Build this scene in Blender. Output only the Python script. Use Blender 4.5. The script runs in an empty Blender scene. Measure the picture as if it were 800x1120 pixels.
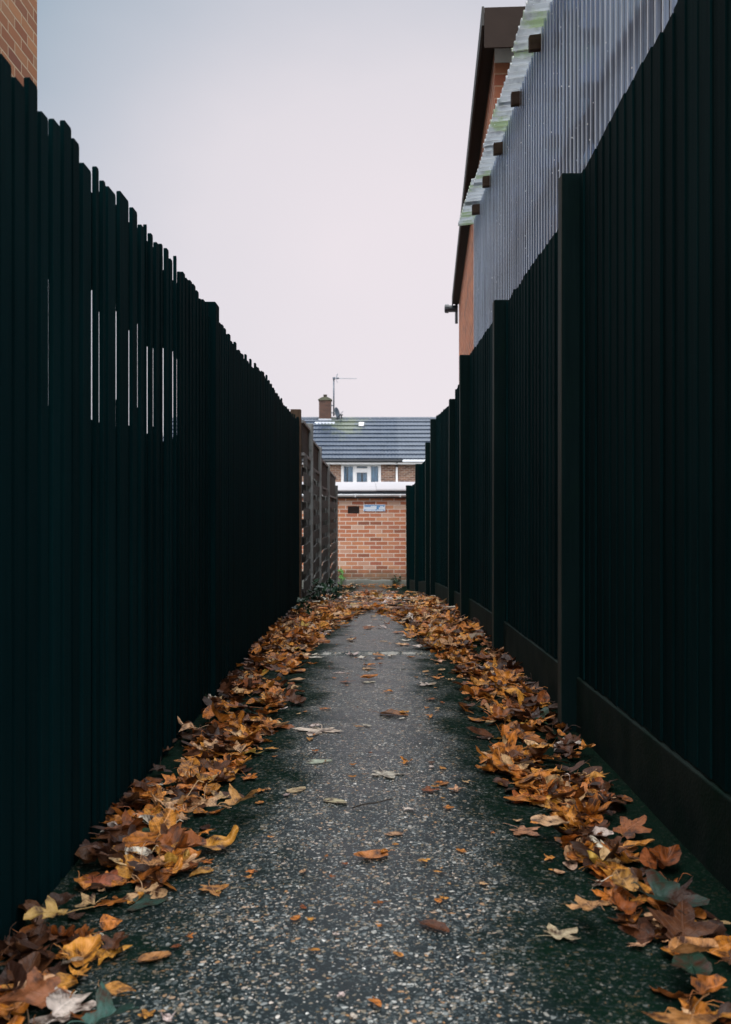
import bpy, math, random
from mathutils import Vector, Matrix, noise as mnoise
R = math.radians
rng = random.Random(7)
scene = bpy.context.scene
COL = scene.collection
F = 1083.0            # focal length in photo pixels
CZ = 0.72             # camera height

# ------------------------------------------------------------------ helpers
def interp(t, xs, ys):
    if t <= xs[0]: return ys[0]
    for i in range(1, len(xs)):
        if t <= xs[i]:
            k = (t - xs[i-1]) / (xs[i] - xs[i-1])
            k = k*k*(3-2*k) if False else k
            return ys[i-1] + (ys[i]-ys[i-1])*k
    return ys[-1]
def g(y):             # terrain height along the alley
    return interp(y, [-60, 4.6, 7, 8.3, 10.7, 11.6, 14.4, 17.6, 20, 42, 60, 500],
                     [0, 0, -.05, -.10, -.20, -.25, -.45, -.64, -.66, -2.2, -2.4, -3.0])
def px_ground(px, py):
    y = 5.0
    for _ in range(60):
        y = .5*y + .5*min(40, (CZ - g(y)) * F / (py - 560.0))
    return (px - 405.0) * y / F, y

class MB:
    def __init__(s): s.v = []; s.f = []; s.col = []; s.uv = []
    def box(s, x0, x1, y0, y1, z0, z1):
        b = len(s.v)
        s.v += [(x0,y0,z0),(x1,y0,z0),(x1,y1,z0),(x0,y1,z0),(x0,y0,z1),(x1,y0,z1),(x1,y1,z1),(x0,y1,z1)]
        s.f += [tuple(b+i for i in q) for q in ((0,3,2,1),(4,5,6,7),(0,1,5,4),(1,2,6,5),(2,3,7,6),(3,0,4,7))]
        return s
    def prism(s, pts, axis, a, b):   # polygon pts extruded along an axis
        n = len(pts); k = len(s.v)
        def mk(p, t):
            return {'x': (t, p[0], p[1]), 'y': (p[0], t, p[1]), 'z': (p[0], p[1], t)}[axis]
        s.v += [mk(p, a) for p in pts] + [mk(p, b) for p in pts]
        s.f.append(tuple(range(k+n-1, k-1, -1))); s.f.append(tuple(range(k+n, k+2*n)))
        for i in range(n):
            j = (i+1) % n
            s.f.append((k+i, k+j, k+n+j, k+n+i))
        return s
    def tube(s, p, q, r, r2=None, n=10, caps=True):
        p, q = Vector(p), Vector(q); r2 = r if r2 is None else r2
        d = (q-p).normalized(); a = d.orthogonal().normalized(); c = d.cross(a)
        k = len(s.v)
        for P, rr in ((p, r), (q, r2)):
            for i in range(n):
                t = 2*math.pi*i/n
                s.v.append(tuple(P + a*math.cos(t)*rr + c*math.sin(t)*rr))
        for i in range(n):
            j = (i+1) % n
            s.f.append((k+i, k+j, k+n+j, k+n+i))
        if caps:
            s.f.append(tuple(range(k+n-1, k-1, -1))); s.f.append(tuple(range(k+n, k+2*n)))
        return s
    def lathe(s, c, prof, n=16):
        k = len(s.v)
        for (r, z) in prof:
            for i in range(n):
                t = 2*math.pi*i/n
                s.v.append((c[0]+r*math.cos(t), c[1]+r*math.sin(t), c[2]+z))
        for m in range(len(prof)-1):
            for i in range(n):
                j = (i+1) % n
                s.f.append((k+m*n+i, k+m*n+j, k+(m+1)*n+j, k+(m+1)*n+i))
        s.f.append(tuple(range(k+n-1, k-1, -1)))
        e = k+(len(prof)-1)*n
        s.f.append(tuple(range(e, e+n)))
        return s
    def grid(s, fn, nu, nv):
        k = len(s.v)
        for i in range(nu+1):
            for j in range(nv+1):
                s.v.append(tuple(fn(i/nu, j/nv)))
        for i in range(nu):
            for j in range(nv):
                a = k+i*(nv+1)+j
                s.f.append((a, a+nv+1, a+nv+2, a+1))
        return s
    def build(s, name, mat, parent=None, bevel=0, smooth=False, loc=None):
        me = bpy.data.meshes.new(name)
        if parent is not None:
            o3 = parent_world(parent)
        else:
            o3 = Vector(loc) if loc else Vector((0,0,0))
        me.from_pydata([tuple(Vector(v)-o3) for v in s.v], [], s.f)
        me.validate(); me.update()
        if mat: me.materials.append(mat)
        if smooth:
            for p in me.polygons: p.use_smooth = True
        o = bpy.data.objects.new(name, me); COL.objects.link(o)
        if parent is not None: o.parent = parent
        elif loc: o.location = loc
        if bevel:
            m = o.modifiers.new('bevel', 'BEVEL'); m.width = bevel; m.segments = 2
            m.limit_method = 'ANGLE'; m.angle_limit = R(40)
        return o
def parent_world(o):
    p = Vector(o.location)
    while o.parent: o = o.parent; p = p + Vector(o.location)
    return p
def tag(o, label=None, cat=None, group=None, kind=None):
    if label: o['label'] = label
    if cat: o['category'] = cat
    if group: o['group'] = group
    if kind: o['kind'] = kind
    return o
def thing(name, loc, label, cat, group=None):
    o = bpy.data.objects.new(name, None); COL.objects.link(o); o.location = loc
    o.empty_display_size = .1
    return tag(o, label, cat, group)

# ------------------------------------------------------------------ materials
class NT:
    def __init__(s, name, world=False):
        s.m = bpy.data.worlds.new(name) if world else bpy.data.materials.new(name)
        s.m.use_nodes = True; s.t = s.m.node_tree; s.t.nodes.clear()
    def n(s, typ, **kw):
        nd = s.t.nodes.new(typ)
        for k, v in kw.items():
            if k.startswith('i_'):
                key = k[2:].replace('_', ' ')
                tgt = nd.inputs[int(key)] if key.isdigit() else nd.inputs[key]
                if isinstance(v, bpy.types.NodeSocket): s.t.links.new(v, tgt)
                else: tgt.default_value = v
            else: setattr(nd, k, v)
        return nd
    def link(s, a, b): s.t.links.new(a, b)
    def math(s, op, a, b=0.0, c=None, clamp=False):
        nd = s.n('ShaderNodeMath', operation=op, use_clamp=clamp)
        for i, v in enumerate((a, b) if c is None else (a, b, c)):
            if isinstance(v, bpy.types.NodeSocket): s.link(v, nd.inputs[i])
            else: nd.inputs[i].default_value = v
        return nd.outputs[0]
    def mix(s, f, a, b, blend='MIX'):
        nd = s.n('ShaderNodeMix', data_type='RGBA', blend_type=blend)
        for i, v in ((0, f), (6, a), (7, b)):
            if isinstance(v, bpy.types.NodeSocket): s.link(v, nd.inputs[i])
            else: nd.inputs[i].default_value = (v if i == 0 or len(v) == 4 else (*v, 1))
        return nd.outputs[2]
    def ramp(s, f, stops, interp='LINEAR'):
        nd = s.n('ShaderNodeValToRGB'); cr = nd.color_ramp; cr.interpolation = interp
        while len(cr.elements) < len(stops): cr.elements.new(.5)
        for e, (p, c) in zip(cr.elements, stops):
            e.position = p; e.color = (*c, 1) if len(c) == 3 else c
        s.link(f, nd.inputs[0]); return nd.outputs[0]
    def smooth(s, v, a, b):
        nd = s.n('ShaderNodeMapRange', interpolation_type='SMOOTHSTEP')
        s.link(v, nd.inputs[0]); nd.inputs[1].default_value = a; nd.inputs[2].default_value = b
        return nd.outputs[0]
    def noise(s, vec, scale, detail=4, rough=.55):
        nd = s.n('ShaderNodeTexNoise', i_Scale=scale, i_Detail=detail, i_Roughness=rough)
        if vec is not None: s.link(vec, nd.inputs['Vector'])
        return nd.outputs[0]
    def obj(s): return s.n('ShaderNodeTexCoord').outputs['Object']
    def geo(s): return s.n('ShaderNodeNewGeometry')
    def mapped(s, vec, scale):
        nd = s.n('ShaderNodeMapping'); s.link(vec, nd.inputs[0]); nd.inputs['Scale'].default_value = scale
        return nd.outputs[0]
    def bump(s, h, strength=.3, dist=.01):
        return s.n('ShaderNodeBump', i_Strength=strength, i_Distance=dist, i_Height=h).outputs[0]
    def pbsdf(s, color, rough=.6, normal=None, spec=.5, **kw):
        nd = s.n('ShaderNodeBsdfPrincipled')
        for key, v in (('Base Color', color), ('Roughness', rough), ('Specular IOR Level', spec)) + tuple(kw.items()):
            if isinstance(v, bpy.types.NodeSocket): s.link(v, nd.inputs[key])
            else: nd.inputs[key].default_value = ((*v, 1) if key == 'Base Color' and len(v) == 3 else v)
        if normal: s.link(normal, nd.inputs['Normal'])
        return nd.outputs[0]
    def out(s, shader):
        o = s.n('ShaderNodeOutputMaterial'); s.link(shader, o.inputs[0]); return s.m

def wood(name, c1, c2, rough=.6, axis='z', green=None, spec=.3, vary=.5):
    t = NT(name); o = t.obj()
    sc = {'z': (60, 60, 2.2), 'y': (60, 2.2, 60), 'x': (2.2, 60, 60)}[axis]
    isl = t.geo().outputs['Random Per Island']
    add = t.n('ShaderNodeVectorMath', operation='ADD'); t.link(o, add.inputs[0])
    cmb = t.n('ShaderNodeCombineXYZ'); sh = t.math('MULTIPLY', isl, 37.0)
    for i in range(3): t.link(sh, cmb.inputs[i])
    t.link(cmb.outputs[0], add.inputs[1])
    grain = t.noise(t.mapped(add.outputs[0], sc), 1.0, 5, .6)
    patch = t.noise(o, 3.0, 3)
    f = t.math('ADD', t.math('MULTIPLY', grain, .7), t.math('MULTIPLY', patch, .4))
    col = t.ramp(f, [(.3, c1), (.8, c2)])
    k = t.math('ADD', t.math('MULTIPLY', isl, vary), 1 - vary/2)
    cc = t.n('ShaderNodeCombineXYZ')
    for i in range(3): t.link(k, cc.inputs[i])
    col = t.mix(1.0, col, cc.outputs[0], 'MULTIPLY')
    if green:
        col = t.mix(t.smooth(t.noise(o, 5, 5, .7), .5, .75), col, green)
    return t.out(t.pbsdf(col, rough, t.bump(grain, .35, .004), spec))

M = {}
M['fence'] = wood('dark stained fence boards', (.0004,.0072,.0084), (.0022,.0155,.0175), .8, spec=.02, vary=.6)
M['pale'] = wood('black stained pales', (.0003,.0062,.0074), (.0014,.0120,.0138), .8, spec=.02)
M['post'] = wood('dark weathered post', (.0008,.0064,.0072), (.0040,.0130,.0138), .75, green=(.0025,.0110,.0090), spec=.04)
M['postface_skylit'] = wood('grey post face with painted sky light', (.016,.020,.018), (.060,.064,.056), .7, green=(.018,.030,.020), spec=.15)  # post colour lightened to hold the sky light on one side
M['endpost'] = wood('brown timber post', (.045,.028,.017), (.11,.07,.045), .7, spec=.2)
M['woven'] = wood('weathered woven slats', (.036,.036,.036), (.145,.143,.140), .7, axis='y', green=(.05,.055,.04), spec=.25)
M['topper'] = wood('brown trellis board', (.012,.011,.010), (.038,.033,.028), .7, axis='y', spec=.2)
M['caprail'] = wood('pale grey cap rail', (.12,.12,.12), (.28,.28,.28), .6, axis='y', spec=.35)
M['greypost'] = wood('grey weathered post', (.10,.105,.105), (.32,.33,.325), .65, green=(.05,.06,.045), spec=.3)
M['rafter'] = wood('brown rafter timber', (.05,.03,.02), (.12,.075,.05), .7, axis='x', spec=.2)
M['shedpost'] = wood('red brown shed timber', (.05,.028,.02), (.12,.07,.05), .7, spec=.2)
M['darkboard'] = wood('dark shed boards', (.012,.012,.015), (.03,.03,.034), .8, spec=.2)

def concrete(name, base, hi, moss=(.03,.045,.03), m0=.5, spec=.3):
    t = NT(name); o = t.obj()
    a = t.noise(o, 6, 6, .65); b = t.noise(o, 120, 2)
    col = t.ramp(a, [(.3, base), (.75, hi)])
    col = t.mix(t.math('MULTIPLY', b, .35), col, (base[0]*.4, base[1]*.4, base[2]*.4))
    col = t.mix(t.smooth(t.noise(o, 3.2, 6, .7), m0, m0+.2), col, moss)
    return t.out(t.pbsdf(col, .75, t.bump(b, .4, .003), spec))
M['gravelboard'] = concrete('mossy concrete board', (.004,.011,.011), (.022,.031,.027), (.004,.014,.010), spec=.05)
M['plinth'] = concrete('green grey render', (.12,.13,.115), (.27,.27,.24), (.06,.09,.05), .52)
M['flaunch'] = concrete('mossy mortar', (.06,.065,.045), (.12,.12,.08), (.07,.075,.03))

def brick(name, axis, cols, mortar, grime=None, row=.075, width=.225, msize=.0062, dirt=.3, wobble=.010):
    t = NT(name); o = t.obj(); sp = t.n('ShaderNodeSeparateXYZ'); t.link(o, sp.inputs[0])
    cb = t.n('ShaderNodeCombineXYZ')
    t.link(sp.outputs[0 if axis == 'x' else 1], cb.inputs[0]); t.link(sp.outputs[2], cb.inputs[1])
    wob = t.n('ShaderNodeVectorMath', operation='MULTIPLY_ADD')
    nz = t.n('ShaderNodeTexNoise', i_Scale=9.0, i_Detail=2.0); t.link(o, nz.inputs['Vector'])
    t.link(nz.outputs[1], wob.inputs[0]); wob.inputs[1].default_value = (wobble,wobble,0); t.link(cb.outputs[0], wob.inputs[2])
    b = t.n('ShaderNodeTexBrick'); t.link(wob.outputs[0], b.inputs['Vector'])
    b.inputs['Color1'].default_value = (0,0,0,1); b.inputs['Color2'].default_value = (1,1,1,1); b.inputs['Mortar'].default_value = (.5,.5,.5,1)
    b.inputs['Scale'].default_value = 1; b.inputs['Mortar Size'].default_value = msize; b.inputs['Mortar Smooth'].default_value = .25
    b.inputs['Brick Width'].default_value = width; b.inputs['Row Height'].default_value = row
    n = len(cols); col = t.ramp(b.outputs[0], [(i/(n-1), c) for i, c in enumerate(cols)])
    fine = t.noise(o, 70, 4, .7)
    col = t.mix(t.math('MULTIPLY', fine, .4), col, (.10,.05,.035))
    mn = t.noise(o, 25, 4)
    mcol = t.mix(mn, mortar, (mortar[0]*.6, mortar[1]*.58, mortar[2]*.56))
    col = t.mix(b.outputs[1], col, mcol)
    col = t.mix(t.math('MULTIPLY', t.smooth(t.noise(o, 2.5, 5, .7), .5, .8), dirt), col, (.07,.055,.045))
    if grime:
        z = t.math('ADD', sp.outputs[2], t.math('MULTIPLY', t.math('SUBTRACT', t.noise(o, 7, 4), .5), .3))
        col = t.mix(t.math('MULTIPLY', t.math('SUBTRACT', 1.0, t.smooth(z, grime[0], grime[1])), .75), col, grime[2])
    h = t.math('SUBTRACT', t.math('MULTIPLY', fine, .3), b.outputs[1])
    return t.out(t.pbsdf(col, .82, t.bump(h, .6, .006), .25))
M['brick_end'] = brick('orange red stock brick', 'x', [(.26,.10,.065),(.52,.19,.10),(.64,.26,.13),(.46,.16,.10),(.70,.34,.19),(.58,.23,.13),(.74,.54,.42)],
                       (.82,.73,.65), (.10,.40,(.10,.09,.06)), msize=.0078)
M['brick_far'] = brick('brown stock brick', 'x', [(.06,.032,.028),(.18,.085,.06),(.28,.14,.09),(.12,.06,.045),(.36,.22,.15)], (.42,.36,.31), msize=.011, dirt=.15)
M['brick_side'] = brick('warm brown brick', 'y', [(.22,.075,.032),(.32,.13,.055),(.28,.145,.075),(.37,.165,.07),(.25,.10,.045),(.16,.05,.028)], (.44,.33,.22), dirt=.12)
M['brick_gable'] = brick('orange gable brick', 'y', [(.17,.038,.016),(.42,.105,.032),(.28,.065,.022),(.46,.14,.05),(.13,.034,.018)], (.60,.44,.33), msize=.0085, dirt=.08, wobble=.001, row=.112, width=.34)
M['brick_gable_x'] = brick('orange gable brick front', 'x', [(.28,.09,.045),(.36,.12,.06),(.24,.07,.04),(.4,.16,.08),(.14,.05,.04)], (.42,.27,.18), dirt=.12, row=.112, width=.34)
M['brick_chim'] = brick('sooty chimney brick', 'x', [(.045,.026,.022),(.085,.045,.034),(.06,.034,.028),(.10,.055,.04)], (.07,.06,.055), dirt=.4)

def plain(name, c, rough=.5, spec=.5, var=.15, scale=8, metallic=0.0, c2=None, bump=.1):
    t = NT(name); o = t.obj(); n = t.noise(o, scale, 5, .65)
    c2 = c2 or tuple(v*(1-2.2*var) for v in c)
    col = t.ramp(n, [(.3, c), (.8, c2)])
    return t.out(t.pbsdf(col, rough, t.bump(t.noise(o, scale*6, 3), bump, .003), spec, Metallic=metallic))
M['white'] = plain('white upvc', (.72,.72,.74), .35, var=.06)
M['fasciawhite'] = plain('off white painted board', (.60,.60,.60), .5, var=.1)
M['black_plastic'] = plain('black plastic', (.012,.016,.022), .35)
M['gutter_pale'] = plain('pale weathered gutter', (.72,.75,.80), .35, var=.12)
M['felt'] = plain('pale mineral felt', (.36,.345,.36), .6, var=.07, scale=3, c2=(.30,.29,.31))
M['felt_dark'] = plain('dark roof edge', (.022,.03,.042), .45)
M['soffit'] = plain('brown painted soffit', (.030,.021,.0175), .7, spec=.08, var=.12, scale=5)
M['sidefascia'] = plain('grey brown bargeboard', (.045,.043,.041), .6, spec=.15, var=.15, scale=5)
M['lead'] = plain('grey lead flashing', (.42,.45,.5), .45, var=.1)
M['metal'] = plain('dull galvanised metal', (.10,.12,.15), .4, metallic=.6)
M['metal_pale'] = plain('pale aluminium', (.35,.38,.42), .35, metallic=.7)
M['pot'] = plain('sooty chimney pot', (.07,.055,.045), .7)
M['curtain'] = plain('pale net curtain', (.40,.50,.60), .8, scale=3)
M['room'] = plain('dim room interior', (.05,.07,.09), .9)
M['vent'] = plain('dark brown vent', (.032,.018,.016), .55)
M['signface'] = plain('pale sign enamel', (.70,.78,.88), .35, var=.04)
M['signblue'] = plain('blue sign paint', (.13,.34,.66), .4, var=.1)
M['soil'] = plain('damp dark soil', (.035,.036,.026), .85, var=.25, scale=4, c2=(.02,.032,.015))
M['stalk'] = plain('leaf stalk', (.24,.15,.06), .5)
M['twig'] = plain('dark twig', (.025,.018,.014), .6)

def glass():
    t = NT('window glass')
    gl = t.n('ShaderNodeBsdfGlossy', i_Roughness=.03, i_Color=(.9,.95,1,1)).outputs[0]
    tr = t.n('ShaderNodeBsdfTransparent', i_Color=(.75,.85,.92,1)).outputs[0]
    fr = t.n('ShaderNodeFresnel', i_IOR=1.5).outputs[0]
    ms = t.n('ShaderNodeMixShader'); t.link(t.math('MULTIPLY', fr, .7), ms.inputs[0]); t.link(tr, ms.inputs[1]); t.link(gl, ms.inputs[2])
    return t.out(ms.outputs[0])
M['glass'] = glass()

def sheet(name, tint, algae, ofs, trans=.22, gloss=.05):
    t = NT(name); o = t.obj()
    drops = t.n('ShaderNodeTexVoronoi', i_Scale=26.0); t.link(t.mapped(o, (1, 1, .8)), drops.inputs['Vector'])
    drop = t.math('LESS_THAN', drops.outputs[0], .07)
    streak = t.noise(t.mapped(o, (8, 8, .7)), 1.6, 5, .6)
    mott = t.noise(o, 3.5, 5, .65)
    col = t.mix(t.smooth(streak, .45, .75), tint, tuple(v*.6 for v in tint))
    if algae: col = t.mix(t.smooth(mott, .52, .62), col, algae)
    col = t.mix(drop, col, (.85,.88,.92))
    dif = t.pbsdf(col, t.math('ADD', gloss, t.math('MULTIPLY', mott, .12)), None, .8)
    trl = t.n('ShaderNodeBsdfTranslucent'); t.link(col, trl.inputs[0])
    m0 = t.n('ShaderNodeMixShader', i_0=trans); t.link(dif, m0.inputs[1]); t.link(trl.outputs[0], m0.inputs[2])
    tr = t.n('ShaderNodeBsdfTransparent', i_Color=(.55,.60,.70,1)).outputs[0]
    lw = t.n('ShaderNodeLayerWeight', i_Blend=.5).outputs['Facing']
    f = t.math('ADD', t.math('MULTIPLY', t.smooth(lw, .40, .58), 1-ofs), ofs, clamp=True)
    f = t.math('MAXIMUM', f, drop)
    m1 = t.n('ShaderNodeMixShader'); t.link(f, m1.inputs[0]); t.link(tr, m1.inputs[1]); t.link(m0.outputs[0], m1.inputs[2])
    return t.out(m1.outputs[0])
M['sheet'] = sheet('clear corrugated plastic', (.80,.88,1.0), None, .08)
M['roofsheet'] = sheet('algae stained corrugated plastic', (.78,.80,.80), (.55,.64,.42), .6, .62, .2)

def leaf_mat(name, source):
    t = NT(name)
    if source == 'object':
        oi = t.n('ShaderNodeObjectInfo'); base = oi.outputs['Color']; rnd = oi.outputs['Random']
    else:
        base = t.n('ShaderNodeVertexColor', layer_name='tone').outputs[0]; rnd = t.geo().outputs['Random Per Island']
    uv = t.n('ShaderNodeUVMap', uv_map='uv').outputs[0]
    sp = t.n('ShaderNodeSeparateXYZ'); t.link(uv, sp.inputs[0])
    u = t.math('ABSOLUTE', t.math('SUBTRACT', sp.outputs[0], .5)); v = sp.outputs[1]
    rib = t.math('SUBTRACT', 1.0, t.smooth(u, .006, .02))
    w = t.math('FRACT', t.math('MULTIPLY', t.math('SUBTRACT', v, t.math('MULTIPLY', u, .9)), 7.0))
    side = t.math('SUBTRACT', 1.0, t.smooth(t.math('ABSOLUTE', t.math('SUBTRACT', w, .5)), .03, .10))
    vein = t.math('MAXIMUM', rib, t.math('MULTIPLY', side, .6))
    ad = t.n('ShaderNodeVectorMath', operation='ADD'); t.link(uv, ad.inputs[0])
    cb = t.n('ShaderNodeCombineXYZ'); s = t.math('MULTIPLY', rnd, 91.0)
    for i in range(3): t.link(s, cb.inputs[i])
    t.link(cb.outputs[0], ad.inputs[1])
    bl = t.noise(ad.outputs[0], 3.2, 5, .65); fn = t.noise(ad.outputs[0], 16, 3)
    col = t.mix(t.smooth(bl, .42, .66), base, (.045,.018,.010))
    hs = t.n('ShaderNodeHueSaturation', i_Value=1.55, i_Saturation=.85); t.link(base, hs.inputs['Color'])
    col = t.mix(t.math('MULTIPLY', t.smooth(t.math('SUBTRACT', 1.0, bl), .5, .75), .6), col, hs.outputs[0])
    col = t.mix(t.math('MULTIPLY', vein, .45), col, hs.outputs[0])
    col = t.mix(t.math('MULTIPLY', t.smooth(fn, .62, .7), .5), col, (.03,.015,.01))
    h = t.math('ADD', t.math('MULTIPLY', vein, -.6), bl)
    rough = t.math('ADD', .16, t.math('MULTIPLY', fn, .45))
    p = t.pbsdf(col, rough, t.bump(h, .5, .006), .24)
    tl = t.n('ShaderNodeBsdfTranslucent'); t.link(col, tl.inputs[0])
    ms = t.n('ShaderNodeMixShader', i_0=.2); t.link(p, ms.inputs[1]); t.link(tl.outputs[0], ms.inputs[2])
    return t.out(ms.outputs[0])
M['leaf'] = leaf_mat('wet fallen leaf', 'object')
M['leafmass'] = leaf_mat('wet fallen leaves', 'attr')

def green_leaf(name, c1, c2, rough):
    t = NT(name); o = t.obj()
    col = t.mix(t.geo().outputs['Random Per Island'], c1, c2)
    return t.out(t.pbsdf(col, rough, t.bump(t.noise(o, 60, 3), .2, .003), .2))
M['ivy'] = green_leaf('glossy dark ivy leaf', (.004,.013,.008), (.014,.038,.019), .25)
M['weed'] = green_leaf('fresh weed leaf', (.05,.16,.03), (.10,.24,.06), .5)

def path_mat():
    t = NT('wet exposed aggregate asphalt'); o = t.obj()
    sp = t.n('ShaderNodeSeparateXYZ'); t.link(o, sp.inputs[0])
    warp = t.n('ShaderNodeVectorMath', operation='MULTIPLY_ADD')
    nz = t.n('ShaderNodeTexNoise', i_Scale=60.0, i_Detail=2.0); t.link(o, nz.inputs['Vector'])
    t.link(nz.outputs[1], warp.inputs[0]); warp.inputs[1].default_value = (.013,.013,.013); t.link(o, warp.inputs[2])
    def stones(scale):
        vo = t.n('ShaderNodeTexVoronoi', i_Scale=scale, i_Randomness=1.0); t.link(warp.outputs[0], vo.inputs['Vector'])
        ve = t.n('ShaderNodeTexVoronoi', feature='DISTANCE_TO_EDGE', i_Scale=scale, i_Randomness=1.0); t.link(warp.outputs[0], ve.inputs['Vector'])
        c = t.n('ShaderNodeSeparateColor'); t.link(vo.outputs['Color'], c.inputs[0])
        return c.outputs[0], c.outputs[1], t.smooth(ve.outputs['Distance'], .03, .16)
    r1, r1b, e1 = stones(128.0); r2, r2b, e2 = stones(235.0)
    patch = t.noise(o, 1.7, 5, .6); mid = t.noise(o, 9, 4, .6)
    # share of bare pale chips varies over the path
    thr = t.math('ADD', .60, t.math('MULTIPLY', t.math('SUBTRACT', patch, .5), -.7))
    cloud = t.math('SUBTRACT', t.noise(o, 5.5, 4, .6), .5)
    thr = t.math('SUBTRACT', thr, t.math('MULTIPLY', cloud, 1.1)); thr2 = t.math('SUBTRACT', .56, t.math('MULTIPLY', cloud, 1.3))
    on1 = t.math('MULTIPLY', t.math('GREATER_THAN', r1, thr), e1)
    on2 = t.math('MULTIPLY', t.math('GREATER_THAN', r2, thr2), e2)
    pal = [(0,(.012,.020,.023)),(.3,(.036,.050,.054)),(.5,(.09,.108,.110)),(.64,(.22,.235,.23)),(.76,(.17,.12,.06)),(.88,(.42,.43,.41)),(.96,(.34,.17,.06)),(1,(.70,.69,.65))]
    c1 = t.ramp(r1b, pal); c2 = t.ramp(r2b, pal)
    matrix = t.mix(mid, (.0016,.0060,.0070), (.005,.0130,.0150))
    col = t.mix(on2, matrix, c2); col = t.mix(on1, col, c1)
    # moss along the edges of the walkway and in damp patches
    ax = t.math('ABSOLUTE', t.math('SUBTRACT', sp.outputs[0], .02))
    lft = t.smooth(sp.outputs[0], .0, -.25); nearl = t.math('SUBTRACT', 1.0, t.smooth(sp.outputs[1], 1.7, 2.6))
    ax = t.math('MULTIPLY', ax, t.math('SUBTRACT', 1.0, t.math('MULTIPLY', t.math('MULTIPLY', lft, nearl), .38)))
    mo = t.math('ADD', ax, t.math('MULTIPLY', t.math('SUBTRACT', t.noise(o, 3.4, 6, .7), .5), .50))
    moss = t.smooth(mo, .15, .33)
    cl = t.smooth(t.noise(o, 55, 4, .7), .3, .62)
    mossf = t.math('MULTIPLY', moss, t.math('ADD', .66, t.math('MULTIPLY', cl, .34)))
    mossf = t.math('MAXIMUM', mossf, t.math('MULTIPLY', t.smooth(ax, .40, .54), .96))
    mcol = t.mix(mid, (.0015,.0060,.0045), (.0045,.0150,.0085))
    col = t.mix(mossf, col, mcol)
    jm = t.math('SUBTRACT', 1.0, t.smooth(t.math('ABSOLUTE', t.math('SUBTRACT', sp.outputs[1], 5.171)), .002, .007))
    jm = t.math('MULTIPLY', jm, t.math('SUBTRACT', 1.0, t.smooth(ax, .24, .34)))
    col = t.mix(t.math('MULTIPLY', jm, t.smooth(t.noise(o, 11, 4, .7), .42, .62)), col, (.36,.35,.32))
    hgt = t.math('ADD', t.math('MULTIPLY', on1, 1.0), t.math('ADD', t.math('MULTIPLY', on2, .5), t.math('MULTIPLY', mid, .6)))
    wet = t.smooth(ax, .05, .32)
    rough = t.math('ADD', t.math('ADD', t.math('ADD', .20, t.math('MULTIPLY', wet, .12)), t.math('MULTIPLY', mossf, .55)), t.math('MULTIPLY', mid, .22))
    spec = t.math('SUBTRACT', .15, t.math('MULTIPLY', mossf, .14))
    return t.out(t.pbsdf(col, rough, t.bump(hgt, .40, .003), spec))
M['path'] = path_mat()

def tile_mat():
    t = NT('wet slate grey roof tile'); o = t.obj(); sp = t.n('ShaderNodeSeparateXYZ'); t.link(o, sp.inputs[0])
    n = t.noise(o, 2.2, 5, .65)
    col = t.ramp(n, [(.3, (.020,.032,.054)), (.7, (.040,.056,.086))])
    # paler tiles on the neighbour's half
    col = t.mix(t.math('MULTIPLY', t.math('GREATER_THAN', sp.outputs[0], 1.2), .25), col, (.09,.105,.13))
    dx = t.math('DIVIDE', t.math('ADD', sp.outputs[0], 1.05), .85); dz = t.math('DIVIDE', t.math('SUBTRACT', sp.outputs[2], 6.85), .6)
    d = t.math('SQRT', t.math('ADD', t.math('MULTIPLY', dx, dx), t.math('MULTIPLY', dz, dz)))
    d = t.math('ADD', d, t.math('MULTIPLY', t.math('SUBTRACT', t.noise(o, 2.6, 6, .8), .5), 4.5))
    col = t.mix(t.math('MULTIPLY', t.math('SUBTRACT', 1.0, t.smooth(d, .3, 1.25)), .38), col, (.15,.17,.06))
    return t.out(t.pbsdf(col, .38, t.bump(t.noise(o, 30, 3), .2, .01), .35))
M['tile'] = tile_mat()

# ------------------------------------------------------------------ sky, sun, camera
SUN_EL, SUN_AZ = R(58), R(200)
def world():
    t = NT('World', True); W = t.m
    sky = t.n('ShaderNodeTexSky', sky_type='NISHITA', sun_disc=False, sun_elevation=SUN_EL, sun_rotation=SUN_AZ)
    b1 = t.n('ShaderNodeBackground', i_Strength=.06); t.link(sky.outputs[0], b1.inputs[0])
    d = t.n('ShaderNodeTexCoord').outputs['Generated']
    nrm = t.n('ShaderNodeVectorMath', operation='NORMALIZE'); t.link(d, nrm.inputs[0])
    dot = t.n('ShaderNodeVectorMath', operation='DOT_PRODUCT'); t.link(nrm.outputs[0], dot.inputs[0])
    c = Vector((.10, 1, .12)).normalized(); dot.inputs[1].default_value = c
    sp = t.n('ShaderNodeSeparateXYZ'); t.link(nrm.outputs[0], sp.inputs[0])
    n = t.noise(t.mapped(nrm.outputs[0], (1, 1, 1.6)), 1.7, 5, .5)
    k = t.math('ADD', dot.outputs['Value'], t.math('MULTIPLY', t.math('SUBTRACT', n, .5), .075))
    col = t.ramp(t.math('MULTIPLY', t.math('SUBTRACT', k, .82), 5.6),
                 [(0, (.19,.26,.325)), (.25, (.27,.34,.41)), (.55, (.43,.452,.507)), (.80, (.60,.567,.602)), (1, (.66,.605,.635))])
    zen = t.smooth(sp.outputs[2], .46, .80)
    back = t.smooth(sp.outputs[1], .1, -.7)
    col = t.mix(back, col, (1.9,1.9,1.95))
    col = t.mix(zen, col, (2.5,2.6,2.7))
    b2 = t.n('ShaderNodeBackground', i_Strength=1.0); t.link(col, b2.inputs[0])
    ms = t.n('ShaderNodeMixShader', i_0=.93); t.link(b1.outputs[0], ms.inputs[1]); t.link(b2.outputs[0], ms.inputs[2])
    o = t.n('ShaderNodeOutputWorld'); t.link(ms.outputs[0], o.inputs[0])
    scene.world = W
world()
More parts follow.
